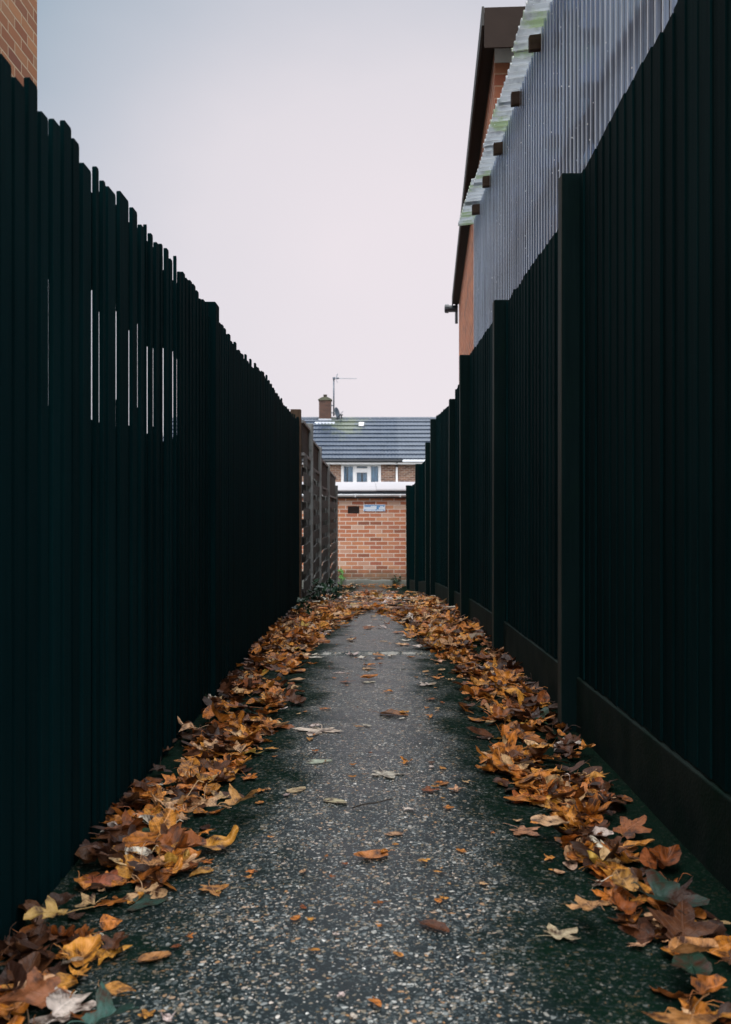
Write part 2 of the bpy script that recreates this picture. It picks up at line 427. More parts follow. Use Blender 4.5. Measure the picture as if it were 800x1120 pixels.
sd = bpy.data.lights.new('sun', 'SUN'); sd.energy = 1.3; sd.angle = R(35); sd.color = (1, .96, .9)
so = bpy.data.objects.new('sun', sd); COL.objects.link(so)
# sky's sun_rotation 200 deg puts the sun behind the camera
sdir = Vector((math.sin(SUN_AZ)*math.cos(SUN_EL), math.cos(SUN_AZ)*math.cos(SUN_EL), math.sin(SUN_EL)))
so.rotation_euler = sdir.to_track_quat('Z', 'Y').to_euler(); so.location = (0, -5, 12)

cd = bpy.data.cameras.new('camera'); cam = bpy.data.objects.new('camera', cd); COL.objects.link(cam)
cam.location = (0, 0, CZ); cam.rotation_euler = (R(90), 0, 0)
cd.sensor_fit = 'HORIZONTAL'; cd.sensor_width = 36; cd.lens = 36*F/800
cd.shift_x = -5/800; cd.clip_start = .05; cd.clip_end = 2000
cd.dof.use_dof = True; cd.dof.focus_distance = 4.0; cd.dof.aperture_fstop = 11
scene.camera = cam
scene.view_settings.view_transform = 'Standard'; scene.view_settings.look = 'None'
scene.view_settings.exposure = .42; scene.view_settings.gamma = 1; scene.view_settings.use_curve_mapping = False
scene.cycles.max_bounces = 8; scene.cycles.transparent_max_bounces = 24
scene.cycles.use_denoising = True

# ------------------------------------------------------------------ ground and path
ys = [-60, -20, 0, 2, 4.6, 5.8, 7, 8.3, 9.5, 10.7, 11.6, 13, 14.4, 16, 17.6, 20, 26, 34, 42, 60, 120, 300, 700]
xs = [-500, -120, -30, -8, -2, -.9, 0, .9, 2, 8, 30, 120, 500]
mb = MB()
for y in ys:
    for x in xs: mb.v.append((x, y, g(y) - .03))
for i in range(len(ys)-1):
    for j in range(len(xs)-1):
        a = i*len(xs)+j; mb.f.append((a, a+1, a+len(xs)+1, a+len(xs)))
tag(mb.build('ground', M['soil']), kind='structure', label='damp dark garden soil beyond the fences', cat='ground')

JOINT = 5.17
def path_z(x, y):
    z = g(y) + .006*mnoise.noise((x*2.2, y*1.6, 3)) + .003*mnoise.noise((x*9, y*9, 1))
    z += .012 * max(0, 1 - (x/.5)**2) - .012
    if y < JOINT: z -= .012
    return z
yl = []
y = .25
while y < 18.46:
    yl.append(y); y += .05 if y < 7 else .12
yl = [v for v in yl if abs(v-JOINT) > .03] + [JOINT-.002, JOINT+.004]
yl.sort(); yl[-1] = 18.46
mb = MB(); NX = 26
for y in yl:
    for j in range(NX+1):
        x = -.72 + 1.56*j/NX; mb.v.append((x, y, path_z(x, y)))
for i in range(len(yl)-1):
    for j in range(NX):
        a = i*(NX+1)+j; mb.f.append((a, a+1, a+NX+2, a+NX+1))
tag(mb.build('footpath', M['path'], smooth=True), kind='structure', label='wet pebbly asphalt footpath with mossy edges', cat='path')

# ------------------------------------------------------------------ closeboard fence on the right
fr = thing('closeboard_fence', (.71, 8, g(8)), 'tall dark closeboard fence with concrete gravel boards and posts stepping downhill', 'fence')
POSTS = [(1.55, 1.20), (3.36, 1.15), (5.20, 1.11), (7.04, 1.115), (8.28, .945), (10.67, 1.005), (11.6, .82), (14.4, .70), (17.6, .475)]
PANELH = [(1.20,1.14), (1.07,1.09), (1.09,1.115), (1.03,1.01), (.93,1.03), (.80,.79), (.67,.66), (.46,.44)]
for k, (y, h) in enumerate(POSTS):
    w = .065
    mb = MB(); j = rng.uniform(-.006, .006)
    mb.box(.652+j, .752+j, y, y+w, g(y)-.3, CZ+h)
    po = mb.build('post', M['post'], fr, bevel=.007)
    po.data.materials.append(M['postface_skylit'])
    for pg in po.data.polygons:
        if pg.normal.x < -.9: pg.material_index = 1  # alley side gets the lighter colour, sky light painted on
    sk = [rng.uniform(-.006, .006), rng.uniform(-.012, .012)]
    for v in po.data.vertices:
        v.co.x += sk[0]*(v.co.z+1); v.co.y += sk[1]*(v.co.z+1)
for k in range(len(POSTS)-1):
    y0, y1 = POSTS[k][0]+.065, POSTS[k+1][0]; ha, hb = PANELH[k]
    gb0, gb1 = g(y0), g(y1)
    mb = MB()
    # gravel board follows the ground
    z0, z1 = gb0+.16, gb1+.16
    pts = [(y0+.002, gb0-.2), (y1-.002, gb1-.2), (y1-.002, z1), (y0+.002, z0)]
    mb.prism(pts, 'x', .700, .740)
    mb.build('gravel_board', M['gravelboard'], fr, bevel=.004)
    mb = MB(); n = max(3, round((y1-y0)/.088)); st = (y1-y0)/n
    for i in range(n):
        a = y0 + i*st; b = a + st*1.12 if i < n-1 else y1-.003
        t = (i+.5)/n
        top = CZ + ha + (hb-ha)*t + rng.uniform(-.010, .007)
        bot = z0 + (z1-z0)*t + .003 + rng.uniform(0, .006)
        xo = .706 + rng.uniform(-.0025, .0015)
        # feather-edged: thick edge faces the camera
        p = [(xo, a), (xo+.012, a), (xo+.012, b), (xo+.005, b)]
        mb.prism(p, 'z', bot, top)
    mb.build('board_panel', M['fence'], fr)
    for hz in (.25, .95, 1.6):
        a = g(y0)+hz; b = g(y1)+hz; mb = MB()
        mb.prism([(y0+.002, a), (y1-.002, b), (y1-.002, b+.07), (y0+.002, a+.07)], 'x', .7245, .762)
        mb.build('rail', M['fence'], fr)

# ------------------------------------------------------------------ slatted fence on the left
D = .62
fl = thing('slatted_fence', (-D, 4.6, 0), 'black picket fence of narrow uneven pales with thin gaps of daylight', 'fence')
slits = [(101,.5,.6),(109,.195,.38),(127.5,.207,.535),(141.5,.218,.517),(151,.3,.5),(161.5,.24,.56),(168,.29,.557),(179,.258,.557),(189.5,.287,.545),(194,.2,.3)]
wf, wb = [], []
for px, lo, hi in slits:
    tan = (405-px)/F; yc = D/tan; vis = {151: .2, 168: .5, 141.5: .6, 194: .1}.get(px, .6)*yc*yc/(F*D)
    wf.append((yc, yc + vis + .009/tan))
def cut(spans, wins, mn):
    for w0, w1 in wins:
        out = []
        for a, b in spans:
            if b < w0 - .03 or a > w1 + .03: out.append((a, b)); continue
            if a < w0: out.append((a, w0))
            if b > w1: out.append((w1, b))
        # close the ordinary gaps beside the slit
        out.sort(); res = []
        for a, b in out:
            if abs(b - w0) < .03 and b <= w0: b = w0
            if abs(a - w1) < .03 and a >= w1: a = w1
            if b - a > mn: res.append((a, b))
        spans = res
    return spans
front, back = MB(), MB()
y = 1.0; i = 0
ph = .0
def htop(y):
    return CZ + .787 + .020*mnoise.noise((y*1.1, 0, 5)) + .012*math.sin(y*2.2+1)
fsp, bsp = [], []
while y < 8.66:
    pw = .047 + rng.uniform(-.006, .006)
    fsp.append((y, min(y+pw, 8.69))); bsp.append((y+.034, min(y+.034+.050, 8.70)))
    y += .067 + rng.uniform(-.004, .004)
for i, (a, b) in enumerate(cut(fsp, wf, .006)):
    tp = htop(a) + rng.uniform(-.016, .014) + (.012 if i % 3 == 0 else 0)
    if 3.80 < a < 3.95: tp -= .03
    x0 = -D - .0105 + rng.uniform(-.001, .0); c_ = min(.004, (b-a)*.25)
    front.prism([(a, g(a)-.03), (b, g(b)-.03), (b, tp-.006), (b-c_, tp), (a+c_, tp), (a, tp-.004)], 'x', x0, x0+.009)
for a, b in bsp:
    x0 = -D - .027 + rng.uniform(-.0005, .0); tb = htop(a) - rng.uniform(.014, .065)
    lo = g(a)-.03; ub, db = rng.uniform(.46, .575), rng.uniform(.08, .30)
    if 1.9 < b and a < 3.5 and not 2.06 < a < 2.16:      # the back row is broken away in mid height here
        back.prism([(a, lo), (b, lo), (b, CZ+db), (a, CZ+db)], 'x', x0, x0+.0125); lo = CZ+ub
    back.prism([(a, lo), (b, lo), (b, tb), (a, tb)], 'x', x0, x0+.0125)
front.build('pale_panel', M['pale'], fl)
back.build('pale_panel', M['pale'], fl)
for (ya, yb) in ((.9, 3.86), (3.96, 8.62)):
    for (za, zb) in ((.565, .665), (.10, .215), (-.50, -.40)):
        mb = MB(); mb.box(-D-.075, -D-.0295, ya, yb, CZ+za, CZ+zb); mb.build('rail', M['pale'], fl)
mb = MB()      # lower boarding behind the pales
yy = .9
while yy < 8.6:
    mb.box(-D-.095, -D-.0765, yy, min(yy+.147, 8.62), g(yy)-.05, CZ+.19+ (.06 if yy > 2.55 else 0) + rng.uniform(-.02, .02)); yy += .149
mb.build('backing_panel', M['pale'], fl)
MB().box(-D-.03, -D+.018, 3.86, 3.955, -.1, CZ+.822).build('post', M['pale'], fl, bevel=.006)
MB().box(-.70, -.61, 8.705, 8.79, g(8.7)-.2, CZ+.905).build('post', M['endpost'], fl, bevel=.004)

# ------------------------------------------------------------------ woven fence at the far left
fw = thing('woven_fence', (-.6, 13, g(13)), 'weathered grey woven panel fence with grey posts and solid top boards', 'fence')
WP = [(9.78, .876), (11.5, .76), (13.9, .68), (17.3, .464)]
for y, h in WP:
    MB().box(-.66, -.565, y, y+.09, g(y)-.2, CZ+h).build('post', M['greypost'], fw, bevel=.006)
seg = [(8.80, 9.78, .50, .82), (9.87, 11.5, .43, .75), (11.59, 13.9, .29, .655), (13.99, 17.3, .22, .61)]
for (y0, y1, cap, top) in seg:
    zb = g((y0+y1)/2) + .06; zc = CZ + cap
    n = int((zc - zb)/.078); pitch = (zc - zb)/n
    mb = MB()
    nb = 2 if y1-y0 < 2 else 3
    for k in range(n):
        s = 1 if k % 2 else -1; z = zb + k*pitch
        A = .010; J = 12 * nb
        b = len(mb.v)
        for q in range(J+1):
            t = q/J; yy = y0+.012 + (y1-y0-.024)*t
            xo = -.612 + s*.021 + s*A*math.sin(math.pi*nb*t) + rng.uniform(-.0015, .0015)
            zo = rng.uniform(-.002, .002)
            mb.v += [(xo-.003, yy, z+zo), (xo-.003, yy, z+pitch*(1.22 if s > 0 else 1.02)+zo), (xo+.003, yy, z+zo), (xo+.003, yy, z+pitch*(1.22 if s > 0 else 1.02)+zo)]
        for q in range(J):
            a = b+4*q
            mb.f += [(a, a+4, a+5, a+1), (a+2, a+3, a+7, a+6), (a+1, a+5, a+7, a+3), (a, a+2, a+6, a+4)]
        mb.f += [(b, b+1, b+3, b+2), (b+4*J, b+4*J+2, b+4*J+3, b+4*J+1)]
    mb.build('woven_panel', M['woven'], fw)
    for q in range(nb+1):
        yy = y0 + .02 + (y1-y0-.045)*q/nb
        MB().box(-.6165, -.6075, yy, yy+.02, zb, zc).build('batten', M['woven'], fw)
    MB().box(-.637, -.583, y0+.003, y1-.003, zc, zc+.028).build('cap_rail', M['caprail'], fw, bevel=.003)
    mb = MB(); z = zc+.030
    while z < CZ+top-.03:
        z2 = min(z+.11, CZ+top-.03)
        mb.box(-.620+rng.uniform(0,.003), -.604, y0+.004, y1-.004, z, z2-.002); z = z2
    mb.build('topper_panel', M['topper'], fw)
    MB().box(-.632, -.588, y0+.003, y1-.003, CZ+top-.029, CZ+top).build('cap_rail', M['caprail'], fw, bevel=.003)

# ------------------------------------------------------------------ brick outbuilding that closes the alley
OB = 18.45; OG = g(OB)
ob = thing('brick_outbuilding', (0, OB, OG), 'low red brick outbuilding with pale felt roof closing the end of the alley', 'outbuilding')
VX0, VX1, VZ0, VZ1 = (380.6-405)*OB/F, (393.3-405)*OB/F, CZ-(561.7-560)*OB/F, CZ+(560-553.6)*OB/F
mb = MB()   # front wall with a hole for the vent
def wallpiece(x0, x1, z0, z1): mb.box(x0, x1, OB, OB+.22, z0, z1)
wallpiece(-3.2, VX0, OG-.3, CZ+.27); wallpiece(VX1, 3.6, OG-.3, CZ+.27); wallpiece(VX0, VX1, OG-.3, VZ0); wallpiece(VX0, VX1, VZ1, CZ+.27)
mb.box(-3.2, -2.98, OB+.22, OB+3, OG-.3, CZ+.27); mb.box(3.38, 3.6, OB+.22, OB+3, OG-.3, CZ+.27); mb.box(-3.2, 3.6, OB+3, OB+3.22, OG-.3, CZ+.5)
mb.build('wall', M['brick_end'], ob)
mb = MB()   # uneven render plinth
def plf(u, v):
    x = -3.2 + 6.8*u
    top = OG + .11 + .045*mnoise.noise((x*3.5, 0, 2)) + .02*mnoise.noise((x*11, 0, 8))
    zz = (OG-.1) + (top-(OG-.1))*min(1, v*1.4)
    yy = OB - .035 - .008*mnoise.noise((x*6, v*4, 0)) + (0 if v < .72 else (v-.72)/.28*.05)
    return (x, yy, zz)
mb.grid(plf, 170, 8).build('plinth', M['plinth'], ob, smooth=True)
mb = MB()
for (xa, xb) in ((-3.35, .115), (.12, 3.75)):
    lift = 0 if xa < 0 else .006
    mb.prism([(OB-.10, CZ+.388+lift), (OB+3.3, CZ+.61+lift), (OB+3.3, CZ+.66+lift), (OB-.10, CZ+.41+lift)], 'x', xa, xb)
mb.build('roof', M['felt'], ob)
MB().box(-3.3, 3.7, OB-.045, OB-.003, CZ+.255, CZ+.386).build('fascia', M['felt_dark'], ob)
mb = MB()   # half round gutter
N = 9
for (rad, zc) in ((.052, CZ+.330),):
    b = len(mb.v)
    for q in range(N+1):
        a = math.pi + math.pi*q/N
        mb.v += [(-3.3, OB-.095+rad*math.cos(a), zc+rad*math.sin(a)), (3.7, OB-.095+rad*math.cos(a), zc+rad*math.sin(a))]
    for q in range(N):
        mb.f.append((b+2*q, b+2*q+2, b+2*q+3, b+2*q+1))
gt = mb.build('gutter', M['gutter_pale'], ob, smooth=True)
sm = gt.modifiers.new('thickness', 'SOLIDIFY'); sm.thickness = .004
for px in (389, 438):
    x = (px-405)*OB/F
    MB().box(x-.012, x+.012, OB-.146, OB-.048, CZ+.272, CZ+.332).build('gutter_bracket', M['gutter_pale'], gt, bevel=.004)
va = MB(); fr_w = .012
va.box(VX0+.001, VX1-.001, OB+.02, OB+.03, VZ0+.001, VZ1-.001)
for k in range(5):
    z = VZ0 + .012 + k*(VZ1-VZ0-.02)/5
    va.prism([(OB+.001, z), (OB+.019, z+.012), (OB+.019, z+.018), (OB+.001, z+.006)], 'x', VX0+.003, VX1-.003)
va.build('air_vent', M['vent'], ob)
# sign
SX0, SX1, SZ0, SZ1 = (397.8-405)*OB/F, (421.6-405)*OB/F, CZ+(560-559.2)*OB/F, CZ+(560-551.8)*OB/F
sg = thing('wall_sign', ((SX0+SX1)/2, OB, SZ0), 'small pale blue and white sign on brick wall beside the dark vent', 'sign')
MB().box(SX0, SX1, OB-.016, OB-.002, SZ0, SZ1).build('face', M['signface'], sg, bevel=.003)
W_, H_ = SX1-SX0, SZ1-SZ0
mb = MB()
for (a, b, c, d) in ((.03,.97,.80,.93), (.05,.33,.66,.79), (.60,.70,.30,.79), (.70,.76,.58,.79), (.90,.96,.66,.79), (.03,.09,.05,.30), (.10,.52,.17,.23), (.54,.63,.14,.29), (.66,.97,.18,.24), (.90,.96,.06,.17)):
    mb.box(SX0+W_*a, SX0+W_*b, OB-.0185, OB-.0162, SZ0+H_*c, SZ0+H_*d)
mb.build('lettering', M['signblue'], sg)

# ------------------------------------------------------------------ terraced house beyond
HY = 42.0; HG = g(HY)
hx = lambda px, y=HY: (px-405)*y/F
hz = lambda py, y=HY: CZ + (560-py)*y/F
hs = thing('brick_house', (0, HY, HG), 'brown brick terraced house with wet grey tiled roof beyond the outbuilding', 'house')
wx0, wx1, wz0, wz1 = hx(373.4), hx(416.9), hz(530), hz(507)
mb = MB(); X0, X1, ZT = -9.0, 10.5, hz(505.5)
mb.box(X0, wx0, HY, HY+.3, HG-.3, ZT); mb.box(wx1, X1, HY, HY+.3, HG-.3, ZT)
mb.box(wx0, wx1, HY, HY+.3, HG-.3, wz0); mb.box(wx0, wx1, HY, HY+.3, wz1, ZT)
mb.box(X0, X0+.3, HY+.3, HY+6.6, HG-.3, ZT); mb.box(X1-.3, X1, HY+.3, HY+6.6, HG-.3, ZT); mb.box(X0, X1, HY+6.6, HY+6.9, HG-.3, ZT)
mb.build('wall', M['brick_far'], hs)
wn = MB()
fw_ = .06
def fr4(m, x0, x1, z0, z1, w, ya, yb):
    m.box(x0, x1, ya, yb, z0, z0+w); m.box(x0, x1, ya, yb, z1-w, z1)
    m.box(x0, x0+w, ya, yb, z0+w, z1-w); m.box(x1-w, x1, ya, yb, z0+w, z1-w)
win = bpy.data.objects.new('window', None); COL.objects.link(win); win.parent = hs; win.location = (0, 0, 0)
fr4(wn, wx0, wx1, wz0, wz1, .075, HY-.02, HY+.07)
m1, m2 = hx(387.2), hx(402.8)
wn.box(m1, m1+.085, HY-.02, HY+.07, wz0+.075, wz1-.075); wn.box(m2, m2+.085, HY-.02, HY+.07, wz0+.075, wz1-.075)
wn.box(m1+.085, m2, HY-.019, HY+.068, hz(515.8), hz(513.2))
wn.build('frame', M['white'], win, bevel=.008)
MB().box(wx0-.03, wx1+.03, HY-.08, HY+.02, wz0-.06, wz0-.002).build('sill', M['white'], win)
sash = MB()
for (a, b, c, d) in ((wx0+.078, m1-.003, wz0+.078, wz1-.078), (m1+.088, m2-.003, wz0+.078, hz(515.8)-.003), (m1+.088, m2-.003, hz(513.2)+.003, wz1-.078), (m2+.088, wx1-.078, wz0+.078, wz1-.078)):
    fr4(sash, a, b, c, d, .035, HY-.005, HY+.045)
    MB().box(a+.036, b-.036, HY+.015, HY+.022, c+.036, d-.036).build('pane', M['glass'], win)
sash.build('sash', M['white'], win)
def curtain(x0, x1, z0, z1):
    m = MB()
    m.grid(lambda u, v: (x0+(x1-x0)*u, HY+.20+.025*math.sin(u*(x1-x0)*60)+.01*math.sin(u*37), z0+(z1-z0)*v), 40, 2)
    o = m.build('curtain', M['curtain'], win, smooth=True)
    s_ = o.modifiers.new('thickness', 'SOLIDIFY'); s_.thickness = .004
curtain(wx0+.05, wx0+.22, wz0, wz1); curtain(wx0+.30, m1+.02, wz0, wz1); curtain(m1+.10, m1+.30, wz0, hz(514)); curtain(m2-.20, m2+.02, wz0, hz(513)); curtain(m2+.10, wx1-.04, wz0, wz1)
MB().box(wx0-.5, wx1+.5, HY+1.6, HY+1.7, wz0-.6, wz1+.2).build('back_panel', M['room'], win)
# roof: courses of interlocking tiles
ridge_y, ridge_z = 45.2, hz(458, 45.2); ev_y, ev_z = 41.72, hz(502.6, 41.72)
NC = 10; sl = Vector((0, ridge_y-ev_y, ridge_z-ev_z)); nrm = Vector((0, -sl.z, sl.y)).normalized()
mb = MB(); SEG = 520
for r in range(NC):
    p0 = Vector((0, ev_y, ev_z)) + sl*(r/NC); p1 = Vector((0, ev_y, ev_z)) + sl*((r+1.12)/NC if r < NC-1 else 1)
    b = len(mb.v)
    for q in range(SEG+1):
        x = X0-.1 + (X1-X0+.2)*q/SEG
        w = .018*abs(math.sin(math.pi*x/.15 + (r % 1)))**.7
        top0 = p0 + nrm*(.062+w) ; top1 = p1 + nrm*(.008+w); low = p0 + nrm*.004
        mb.v += [(x, low.y, low.z), (x, top0.y, top0.z), (x, top1.y, top1.z)]
    for q in range(SEG):
        a = b+3*q; mb.f += [(a, a+3, a+4, a+1), (a+1, a+4, a+5, a+2)]
bk = len(mb.v)
mb.v += [(X0-.1, ev_y, ev_z), (X1+.1, ev_y, ev_z), (X1+.1, ridge_y, ridge_z-.002), (X0-.1, ridge_y, ridge_z-.002), (X0-.1, 48.9, ev_z), (X1+.1, 48.9, ev_z)]
mb.f += [(bk+3, bk+2, bk+5, bk+4), (bk, bk+4, bk+5, bk+1), (bk, bk+3, bk+4), (bk+1, bk+5, bk+2)]
rf = mb.build('roof', M['tile'], hs)
mb = MB(); x = X0
while x < X1:
    b = len(mb.v)
    mb.tube((x, ridge_y, ridge_z-.03), (x+.438, ridge_y, ridge_z-.03), .115, n=12); x += .45
mb.build('ridge', M['tile'], rf)
xs_ = hx(440)
MB().box(X0, xs_, ev_y-.10, ev_y-.002, ev_z-.11, ev_z-.005).build('gutter', M['black_plastic'], hs, bevel=.03)
MB().box(xs_+.004, X1, ev_y-.10, ev_y-.002, ev_z-.115, ev_z-.01).build('gutter', M['gutter_pale'], hs, bevel=.03)
MB().box(X0, X1, ev_y+.004, HY-.002, ev_z-.20, ev_z-.115).build('soffit', M['white'], hs)
dpx = hx(434.2)
dp = MB(); dp.tube((dpx, HY-.06, HG), (dpx, HY-.06, hz(511)), .045); dp.build('downpipe', M['white'], hs, smooth=True)
mb = MB(); mb.tube((dpx, HY-.06, hz(511)+.002), (dpx, HY-.06, hz(507)), .05); mb.tube((dpx, HY-.06, hz(507)), (dpx, ev_y-.05, ev_z-.1), .045); mb.build('gutter_outlet', M['black_plastic'], hs)
# chimney
cx0, cx1 = hx(349.4, 45.2), hx(362.4, 45.2)
ch = MB().box(cx0, cx1, 44.95, 45.5, ridge_z-.6, hz(438.3, 45.2)).build('chimney', M['brick_chim'], hs)
mb = MB(); zc = hz(438.3, 45.2)
mb.box(cx0-.04, cx1+.04, 44.91, 45.54, zc+.001, zc+.05)
cm = (cx0+cx1)/2
mb.prism([(cx0-.03, zc+.051), (cx1+.03, zc+.051), (cm+.12, zc+.15), (cm-.12, zc+.15)], 'y', 44.94, 45.5)
mb.build('chimney_cap', M['flaunch'], ch)
MB().lathe((cm, 45.2, zc+.13), [(.085,0),(.075,.10),(.09,.115),(.09,.15),(.065,.155),(.06,.12)]).build('chimney_pot', M['pot'], ch, smooth=True)
mb = MB(); zf = ridge_z - .22
mb.box(cx0-.02, cx1+.02, 44.93, 44.948, zf-.10, zf+.20)
mb.prism([(44.93, zf+.05), (44.60, zf-.10), (44.60, zf-.07), (44.93, zf+.10)], 'x', cx0-.18, cx1+.18)
mb.build('flashing', M['lead'], ch)
vx = hx(395.5, 44.6); vy = 44.6; vz = ridge_z - (ridge_y-vy)*sl.z/sl.y
MB().prism([(vy-.22, vz-.06), (vy+.1, vz+.10), (vy+.1, vz+.16), (vy-.22, vz+.10)], 'x', vx-.12, vx+.12).build('roof_vent', M['white'], rf, bevel=.02)
px_ = hx(373.5, 45.1); mb = MB(); mb.tube((px_, 45.1, ridge_z-.1), (px_, 45.1, ridge_z+.16), .03); mb.tube((px_, 45.1, ridge_z+.14), (px_, 45.1, ridge_z+.19), .075); mb.build('vent_pipe', M['black_plastic'], rf)
# aerial
mx = hx(365.3, 45.1); mt = hz(413.3, 45.1)
ae = thing('tv_aerial', (mx, 45.1, ridge_z), 'tall tv aerial on a mast fixed to the brick chimney', 'aerial')
MB().tube((mx, 45.1, hz(455, 45.1)), (mx, 45.1, mt), .033).build('mast', M['metal'], ae, smooth=True)
mb = MB(); zb = mt-.02; xe = hx(390.3, 45.1)
mb.tube((mx-.05, 45.07, zb), (xe, 45.07, zb-.01), .014)
for q in range(11):
    xx = mx+.16 + (xe-mx-.18)*q/10; mb.tube((xx, 44.92, zb), (xx, 45.22, zb), .005, n=6)
mb.build('boom', M['metal_pale'], ae)
mb = MB(); mb.box(mx-.05, mx+.07, 45.03, 45.14, zb-.05, zb+.05); mb.box(mx+.12, mx+.23, 45.04, 45.11, zb-.035, zb+.035); mb.build('clamp', M['metal'], ae, bevel=.01)
mb = MB()
for s_ in (1, -1):
    for dy in (-.18, -.06, .06, .18):
        mb.tube((mx+.10, 45.07+dy, zb), (mx+.17, 45.07+dy, zb+s_*.20), .008, n=6)
mb.build('reflector', M['metal_pale'], ae)
mb = MB()
for zz in (hz(443.5, 45.1), hz(451.5, 45.1)): mb.tube((cx1+.002, 45.1, zz), (mx, 45.1, zz), .022)
mb.build('bracket', M['metal'], ae)
dx_ = hx(367.9, 45.0); dz_ = hz(452, 45.0)
ds = thing('satellite_dish', (dx_, 45.0, dz_-.25), 'small grey satellite dish seen edge on beside the brick chimney', 'satellite dish')
mb = MB(); b0 = len(mb.v); NR, NA = 5, 24
axis = Vector((.88, -.42, .22)).normalized(); up = Vector((0,0,1)); sa = axis.cross(up).normalized(); ua = sa.cross(axis)
for i in range(NR+1):
    for j in range(NA):
        t = 2*math.pi*j/NA; rr = .27*i/NR
        p = Vector((dx_, 45.0, dz_)) + sa*rr*math.cos(t)*.85 + ua*rr*math.sin(t) + axis*(.9*rr*rr)
        mb.v.append(tuple(p))
for i in range(NR):
    for j in range(NA):
        k = (j+1) % NA; mb.f.append((b0+i*NA+j, b0+i*NA+k, b0+(i+1)*NA+k, b0+(i+1)*NA+j))
o = mb.build('reflector', M['metal'], ds, smooth=True); o.modifiers.new('thickness', 'SOLIDIFY').thickness = .012
mb = MB(); mb.tube((dx_, 45.0, dz_-.24), tuple(Vector((dx_, 45.0, dz_))+axis*.36), .012); mb.tube((mx, 45.1, dz_-.05), (dx_-.02, 45.0, dz_), .02); mb.build('arm', M['metal'], ds)

# ------------------------------------------------------------------ brick house at the upper left
lh = thing('brick_house', (-2.17, 6.5, 0), 'brown brick house wall rising over the black slatted fence', 'house')
MB().box(-7.5, -2.17, -3.0, 6.45, -.3, 6.2).build('wall', M['brick_side'], lh)
mb = MB(); mb.prism([(-3.2, 6.2), (6.65, 6.2), (6.65, 6.32), (1.7, 8.6), (-3.2, 6.32)], 'x', -7.7, -2.0); mb.build('roof', M['tile'], lh)

# ------------------------------------------------------------------ brick house at the right
rh = thing('brick_house', (1.13, 8.95, g(9)), 'orange brick house with deep brown eaves beyond the corrugated lean-to', 'house')
u = Vector((.0602, .9982, 0)); w_ = Vector((.9982, -.0602, 0))
def RP(a, b, z):   # a along the alley, b away from it
    p = Vector((1.128, 8.95, 0)) + u*a + w_*b; return (p.x, p.y, z)
def rbox(m, a0, a1, b0, b1, z0, z1):
    k = len(m.v)
    m.v += [RP(a0,b0,z0), RP(a0,b1,z0), RP(a1,b1,z0), RP(a1,b0,z0), RP(a0,b0,z1), RP(a0,b1,z1), RP(a1,b1,z1), RP(a1,b0,z1)]
    m.f += [tuple(k+i for i in q) for q in ((0,3,2,1),(4,5,6,7),(0,1,5,4),(1,2,6,5),(2,3,7,6),(3,0,4,7))]
SOF = CZ + 4.20
m = MB(); rbox(m, .012, 11.0, 0, 6, -1.2, SOF-.004); m.build('wall', M['brick_gable'], rh)
m = MB(); rbox(m, 0, .010, .002, 6, -1.2, SOF-.14); m.build('wall', M['brick_gable_x'], rh)
m = MB(); rbox(m, -.006, .008, -.002, 6, SOF-.137, SOF-.004); m.build('frieze_board', M['fasciawhite'], rh)
m = MB(); rbox(m, -.42, 11.08, -.118, 6.1, SOF, SOF+.022); m.build('soffit', M['soffit'], rh)
m = MB(); rbox(m, -.445, -.422, -.118, 6.1, SOF-.205, SOF+.14); m.build('fascia', M['soffit'], rh)
m = MB(); rbox(m, -.445, 11.09, -.140, -.120, SOF-.014, SOF+.15); m.build('fascia', M['sidefascia'], rh)
k = MB(); b = 0
k.v += [RP(-.44,-.115,SOF+.135), RP(-.44,6.1,SOF+.135), RP(11.08,6.1,SOF+.135), RP(11.08,-.115,SOF+.135), RP(3,3,SOF+1.0), RP(8,3,SOF+1.0)]
k.f += [(0,1,4), (1,2,5,4), (2,3,5), (3,0,4,5)]
k.build('roof', M['tile'], rh)
m = MB(); pz = CZ + (560-337.5)*20/F
m.tube((87/F*20-.10, 20.0, pz), (1.77, 20.0, pz), .07, n=12); m.tube((83.2/F*20-.02, 20.0, pz), (83.2/F*20+.05, 20.0, pz), .088, n=12)
m.tube((94.5/F*20, 20.0, pz-.3), (94.5/F*20, 20.0, pz+.15), .03); m.build('gutter_end', M['black_plastic'], rh, smooth=False)

# ------------------------------------------------------------------ corrugated lean-to
sh = thing('corrugated_shed', (.84, 5, 0), 'lean-to clad in clear corrugated plastic behind the closeboard fence', 'shed')
SY0, SY1, SXW, EZ = 1.3, 7.91, .84, CZ+2.33
P = .076
def corr(y): return .016*math.sin(2*math.pi*y/P)
n = int((SY1-SY0)/P*8)
mb = MB(); mb.grid(lambda a, b: (SXW + corr(SY0+(SY1-SY0)*a), SY0+(SY1-SY0)*a, .35 + (EZ+.008-.35)*b), n, 1)
mb.build('wall_sheet', M['sheet'], sh, smooth=True)
mb = MB(); mb.grid(lambda a, b: (SXW+.02 + 2.1*a, SY1 + corr(2.1*a)+.012, .35 + (EZ+.1-.35)*b), int(2.1/P*8), 1)
mb.build('end_sheet', M['sheet'], sh, smooth=True)
mb = MB()
sl_ = math.tan(R(7))
